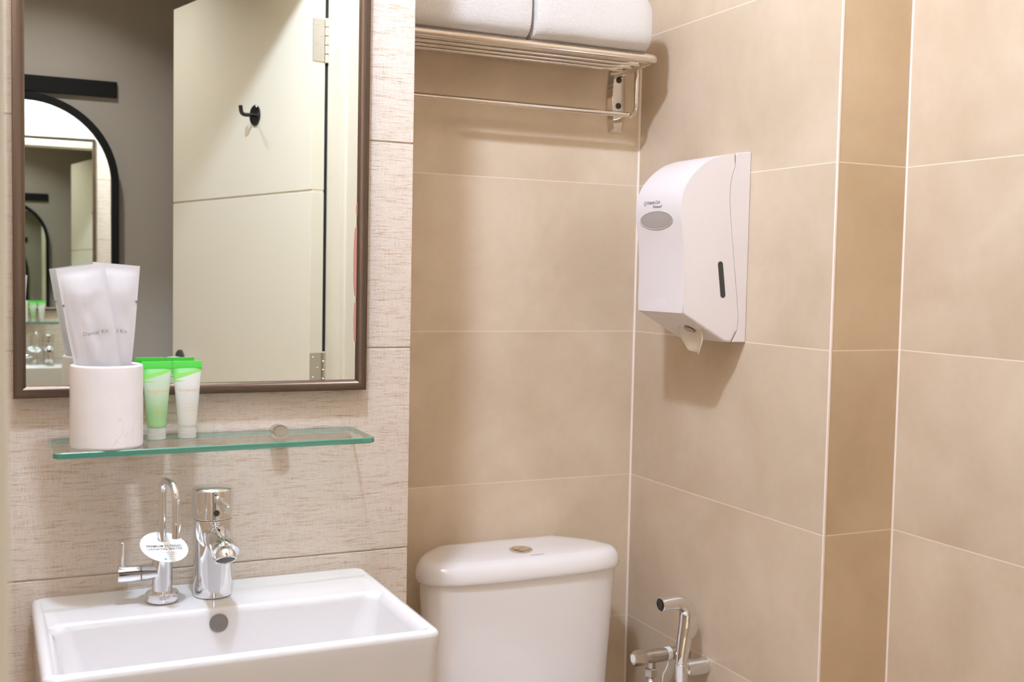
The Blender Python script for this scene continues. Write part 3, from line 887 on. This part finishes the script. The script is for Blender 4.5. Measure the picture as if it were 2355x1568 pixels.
# oval window following the curved front
def front_x(z):
    pts = sorted([(zz, xx) for xx, zz in side if xx < 1.13], key=lambda p: p[0])
    for (za, xa), (zb, xb) in zip(pts, pts[1:]):
        if za <= z <= zb: return xa+(xb-xa)*(z-za)/max(1e-9, zb-za)
    return 1.085
def oval(ry, rz, out, seg=48):
    return [DL((front_x(0.1045+rz*math.sin(2*PI*k/seg))-out, 1.6905+ry*math.cos(2*PI*k/seg), 0.1045+rz*math.sin(2*PI*k/seg))) for k in range(seg)]
MAT['rim'] = plain('pale grey plastic rim', lin(188, 184, 181), 0.3)
bm = loft(bmesh.new(), [oval(0.0540, 0.0168, -0.002), oval(0.0540, 0.0168, 0.0008), oval(0.0525, 0.0156, 0.0012), oval(0.0515, 0.0150, 0.0006), oval(0.0515, 0.0150, -0.002)], False, False)
obj('window_rim', bm, 'rim', t)
bm = bmesh.new(); rings = [oval(0.0518*k, 0.0152*k, 0.0005) for k in (1, 0.8, 0.6, 0.4, 0.2, 0.02)]
loft(bm, rings, False, True)
obj('window', bm, 'smoke', t)
# vertical slot on the side
a, b = Vector((1.1602, 0, 0.0285)), Vector((1.1675, 0, -0.0250)); dd = (b-a).normalized(); pp = Vector((-dd.z, 0, dd.x))
def stadium(r_):
    pts = []
    for k in range(13):
        an = PI*k/12; pts.append(a+(-dd*math.sin(an)+pp*math.cos(an))*r_)
    for k in range(13):
        an = PI*k/12; pts.append(b+(dd*math.sin(an)-pp*math.cos(an))*r_)
    return pts
bm = loft(bmesh.new(), [[DL((p.x, DY0+y, p.z)) for p in stadium(r_)] for r_, y in ((0.0052, 0.001), (0.0052, -0.0004), (0.0046, -0.0007), (0.0042, -0.0001))], False, True)
obj('level_slot', bm, 'dark', t)
# printed name above the window
def dp(cy, cz): return lambda p: DL((front_x(cz+p[1])-0.0004, cy-p[0], cz+p[1]))
lettering('printed_name', 'Kimberly-Clark', 0.0092, 'ink_dark', t, dp(1.7010, 0.1365), width=0.0420)
lettering('printed_name', 'Professional*', 0.0066, 'ink_dark', t, dp(1.6865, 0.1285), width=0.0290)
bm = bmesh.new()
for rr in (0.0042, 0.0026):
    ring_o = [DL((front_x(0.1355+rr*math.sin(2*PI*k/24))-0.0004, 1.7285+rr*math.cos(2*PI*k/24), 0.1355+rr*math.sin(2*PI*k/24))) for k in range(24)]
    tube(bm, ring_o, 0.00022, 6, closed=True)
obj('printed_emblem', bm, 'ink', t)
# thumb recess at the foot of the front
bm = bmesh.new(); rg = []
for k_, o_ in ((1.0, -0.0003), (0.93, 0.0002), (0.6, 0.0003)):
    rg.append([DL((front_x(-0.055+0.022*k_*math.sin(PI*j/24))-o_, 1.688+0.038*k_*math.cos(PI*j/24), -0.055+0.022*k_*math.sin(PI*j/24))) for j in range(25)])
loft(bm, rg, False, True)
obj('thumb_pad', bm, 'plastic', t)
# tissue outlet and the hanging sheet
bm = lathe(bmesh.new(), DL((1.1340, 1.6620, -0.0880)), (-0.485, 0, -0.875), [(0, 0.011), (0.0012, 0.011), (0.0013, 0.008)], 28)
obj('outlet_ring', bm, 'smoke', t)
bm = bmesh.new(); cols = 12; rows = 9; G = []
for j in range(rows+1):
    v = j/rows; row = []
    wd = 0.034*(1-0.05*v) if v < 0.5 else 0.034*(1-0.05*v)*(1-(v-0.5)*1.35)
    for i in range(cols+1):
        u = -1+2*i/cols
        row.append(bm.verts.new(DL((1.1350+0.006*math.cos(u*2.2+v)+0.004*v, 1.6600-0.006*v+u*wd, -0.0780-0.050*v+0.004*u*v))))
    G.append(row)
for j in range(rows):
    for i in range(cols): bm.faces.new((G[j][i], G[j][i+1], G[j+1][i+1], G[j+1][i]))
ti = obj('tissue_sheet', bm, 'tissue', t, angle=80)
m = ti.modifiers.new('s', 'SOLIDIFY'); m.thickness = 0.0008

# ------------------------------------------------------------------ toilet
TX = 0.9060
t = thing('toilet', 'white ceramic toilet with a rounded cistern lid in the alcove beside the basin', 'toilet', (TX, YB, FLOOR))
half = [(0.0, 1.8020), (0.080, 1.8035), (0.130, 1.8075), (0.170, 1.8160), (0.196, 1.8320), (0.207, 1.8560), (0.204, 1.8850), (0.188, 1.9200), (0.165, 1.9490), (0.146, 1.9680), (0.132, 1.9790), (0.112, 1.9832), (0.055, 1.9836), (0.0, 1.9836)]
full = half+[(-x, y) for x, y in half[-2:0:-1]]
full = [(p.x, p.y) for p in catmull([(x, y, 0) for x, y in full], 5, True)]
cyc = 1.898
def TR(k, z, kk=None):
    kk = k if kk is None else kk
    return [(x*k, min((cyc+(y-cyc)*kk), 1.9840)-YB, z-FLOOR) for x, y in full]
def inset(dist, z):
    n = len(full); out = []
    for i in range(n):
        a_, b_ = full[i-1], full[(i+1) % n]; tx, ty = b_[0]-a_[0], b_[1]-a_[1]; l = math.hypot(tx, ty) or 1
        nx, ny = -ty/l, tx/l
        out.append((full[i][0]+nx*dist, full[i][1]+ny*dist-YB, z-FLOOR))
    return out
zt = -0.5150
rings = [inset(0.020, -0.5560), inset(0.004, -0.5560), inset(0.0012, -0.5540), inset(0.0, -0.5485), inset(0.0005, -0.5400), inset(0.0035, -0.5310), inset(0.009, -0.5235), inset(0.016, -0.5190)]
b_ = inset(0.016, 0)
for k_, z_ in ((0.90, -0.5170), (0.70, -0.5156), (0.4, zt), (0.2, zt), (0.03, zt)):
    rings.append([(x*k_, (y-(cyc-YB))*k_+(cyc-YB), z_-FLOOR) for x, y, z in b_])
obj('cistern_lid', loft(bmesh.new(), rings), 'ceramic_w', t, angle=70)
rings = []
for z, ins_ in ((-0.885, 0.030), (-0.875, 0.026), (-0.70, 0.0165), (-0.600, 0.0105), (-0.5565, 0.0085)):
    rings.append(inset(ins_, z))
obj('cistern', loft(bmesh.new(), rings), 'ceramic_w', t, angle=70)
bm = lathe(bmesh.new(), (0.0005, 1.8640-YB, zt-FLOOR-0.0005), (0, 0, 1), [(0, 0.0222), (0.0030, 0.0222), (0.0042, 0.0205), (0.0042, 0.0165), (0.0034, 0.0160)], 40)
fb = obj('flush_button', bm, 'steel', t)
bm = bmesh.new()
for s_ in (-1, 1):
    pts = [(0.0158*math.cos(PI*k/16), s_*0.0158*math.sin(PI*k/16)+s_*0.0004) for k in range(17)]
    ca, sa = math.cos(0.7), math.sin(0.7)
    pts = [(x*ca-y*sa+0.0005, x*sa+y*ca+1.8640-YB) for x, y in pts]
    prism(bm, pts, 'z', zt-FLOOR+0.001, zt-FLOOR+0.0046)
obj('button_halves', bm, 'steel', fb)
for k, (x, w_) in enumerate(((-0.012, 0.004), (-0.006, 0.006), (0.001, 0.005), (0.008, 0.007))):
    pass
bm = BOX(0.002, 0.030, 1.8255-YB, 1.8262-YB, zt-FLOOR-0.0003, zt-FLOOR+0.0003)
obj('printed_mark', bm, 'ink', t)
# bowl and seat (below the picture)
def egg(w_, y0, y1, z, n=40):
    out = []
    for k in range(n):
        a_ = 2*PI*k/n; yy = (y0+y1)/2+(y1-y0)/2*math.sin(a_)
        tt = (yy-y0)/(y1-y0); out.append((w_*math.cos(a_)*(0.88+0.12*math.sin(PI*tt)), yy-YB, z-FLOOR))
    return out
rings = [egg(0.12, 1.42, 1.97, -1.2795), egg(0.115, 1.43, 1.97, -1.20), egg(0.12, 1.40, 1.965, -1.05), egg(0.165, 1.34, 1.96, -0.93), egg(0.180, 1.325, 1.96, -0.895), egg(0.178, 1.327, 1.958, -0.888)]
obj('bowl', loft(bmesh.new(), rings), 'ceramic_w', t, angle=60)
rings = [egg(0.182, 1.322, 1.79, -0.8875), egg(0.185, 1.320, 1.79, -0.880), egg(0.185, 1.320, 1.79, -0.858), egg(0.178, 1.328, 1.785, -0.850)]
obj('seat_lid', loft(bmesh.new(), rings), 'ceramic_w', t, angle=60)

# ------------------------------------------------------------------ angle valve and bidet sprayer on the side wall
def ridged(pts, r_, pitch=0.0042, amp=0.12):
    P = catmull(pts, 26); out = []; acc = 0; prev = P[0]
    for p in P:
        acc += (p-prev).length; prev = p
    n = int(acc/(pitch/4)); res = []; rad = []
    # resample
    cum = [0.0]
    for a_, b_ in zip(P, P[1:]): cum.append(cum[-1]+(b_-a_).length)
    j = 0
    for k in range(n+1):
        s_ = cum[-1]*k/n
        while j < len(P)-2 and cum[j+1] < s_: j += 1
        u = (s_-cum[j])/max(1e-9, cum[j+1]-cum[j]); res.append(P[j].lerp(P[j+1], u))
        rad.append(r_*(1+amp*math.sin(2*PI*k/4)))
    return res, rad
vy, vz = 1.7715, -0.7190
t = thing('angle_valve', 'brushed steel angle valve with hexagonal knob on the wall beside the cistern', 'valve', (XC, vy, vz))
obj('wall_plate', lathe(bmesh.new(), (0, 0, 0), (-1, 0, 0), [(0, 0.020), (0.003, 0.020), (0.006, 0.013)], 36), 'satin', t)
obj('valve_body', lathe(bmesh.new(), (-0.005, 0, 0), (-1, 0, 0), [(0, 0.0130), (0.0180, 0.0130), (0.0190, 0.0118), (0.044, 0.0118), (0.045, 0.0130), (0.0730, 0.0130), (0.0870, 0.0125), (0.0875, 0.010)], 36), 'satin', t)
obj('thread_tape', lathe(bmesh.new(), (-0.0340, 0, 0), (-1, 0, 0), [(0, 0.0124), (0.001, 0.0134), (0.0085, 0.0134), (0.0095, 0.0124)], 32), 'tape', t)
bm = bmesh.new(); hexr = []
for x, r_ in ((-0.0915, 0.0135), (-0.0925, 0.0150), (-0.1130, 0.0150), (-0.1165, 0.0125), (-0.1170, 0.0095)):
    hexr.append([(x, r_*math.cos(PI/3*k+0.3), r_*math.sin(PI/3*k+0.3)) for k in range(6)])
loft(bm, hexr)
kn = obj('hex_knob', bm, 'satin', t)
obj('knob_cap', lathe(bmesh.new(), (-0.1168, 0, 0), (-1, 0, 0), [(0, 0.0080), (0.0010, 0.0078), (0.0012, 0.0)], 28), 'tape', kn)
obj('outlet', lathe(bmesh.new(), (-0.0760, 0, -0.008), (0, 0, -1), [(0, 0.0080), (0.018, 0.0080)], 28), 'satin', t)
bm = bmesh.new(); hexr = []
for z, r_ in ((-0.0225, 0.0110), (-0.0240, 0.0125), (-0.0370, 0.0125), (-0.0390, 0.0110)):
    hexr.append([(-0.0760+r_*math.cos(PI/3*k), r_*math.sin(PI/3*k), z) for k in range(6)])
loft(bm, hexr); obj('outlet_nut', bm, 'satin', t)
bm = bmesh.new()
P = catmull([(-0.045, -0.012, -0.010), (-0.049, -0.013, -0.022), (-0.056, -0.013, -0.034), (-0.058, -0.013, -0.052)], 6)
tube(bm, P, [0.0006]*len(P), 6); rw = []
for p, wv in zip(P, [0.0004+0.0018*math.sin(PI*i/(len(P)-1)) for i in range(len(P))]):
    rw.append([(p.x-wv, p.y, p.z), (p.x, p.y-0.0006, p.z), (p.x+wv, p.y, p.z), (p.x, p.y+0.0006, p.z)])
loft(bm, rw); obj('tape_tail', bm, 'tape', t)

sx, sy = 1.1655, 1.7033
t = thing('bidet_sprayer', 'chrome hand bidet sprayer resting in its wall holder beside the cistern', 'bidet sprayer', (sx, sy, -0.7160))
path = catmull([(0.0020, 0, -0.020), (0.0010, 0, 0.010), (0.0055, 0, 0.048), (0.0105, 0, 0.082), (0.0085, 0, 0.105), (-0.0080, 0, 0.1195), (-0.0285, -0.001, 0.1210), (-0.0460, -0.002, 0.1200)], 8)
kr = [0.0100, 0.0118, 0.0138, 0.0152, 0.0150, 0.0140, 0.0130, 0.0120]
rad = []
for i in range(len(path)):
    u = i/(len(path)-1)*(len(kr)-1); k = min(int(u), len(kr)-2); rad.append(kr[k]+(kr[k+1]-kr[k])*(u-k))
sb = obj('spray_body', tube(bmesh.new(), path, rad, 28), 'chrome', t)
dn = (path[-1]-path[-2]).normalized()
obj('nozzle_ring', lathe(bmesh.new(), path[-1], dn, [(0, 0.0118), (0.0005, 0.0126), (0.0045, 0.0126), (0.0052, 0.0118), (0.0020, 0.0110)], 36, False, False), 'chrome', sb)
obj('nozzle_face', lathe(bmesh.new(), path[-1]+dn*0.0025, dn, [(0, 0.0112), (0.0012, 0.0110), (0.0013, 0.0070), (0.0026, 0.0066), (0.0026, 0.0)], 32), 'gblack', sb)
bm = tube(bmesh.new(), catmull([(0.0160, -0.001, 0.100), (0.0235, 0, 0.082), (0.0265, 0, 0.064), (0.0195, 0, 0.050)], 6), 0.0048, 14, ry=1.5)
obj('trigger', bm, 'chrome', sb)
bm = lathe(bmesh.new(), (0.0015, 0, 0.0030), (0, 0, -1), [(0, 0.0120), (0.001, 0.0135), (0.030, 0.0125), (0.036, 0.0105), (0.050, 0.0085)], 36)
obj('holder_cup', bm, 'chrome', t)
bm = lathe(bmesh.new(), (0.0075, 0.0005, -0.0080), (1, 0, 0), [(0, 0.0140), (0.002, 0.0165), (0.0440, 0.0170), (0.0462, 0.0170)], 48)
obj('holder_bracket', bm, 'chrome', t)
pts = [(0.0015, 0, -0.045), (0.001, 0.000, -0.12), (0.000, 0.010, -0.30), (-0.006, 0.034, -0.38), (-0.018, 0.060, -0.30), (-0.0218, 0.0685, -0.12), (-0.0218, 0.0682, -0.043)]
P, rd = ridged(pts, 0.0070)
obj('hose', tube(bmesh.new(), P, rd, 12), 'chrome', t)
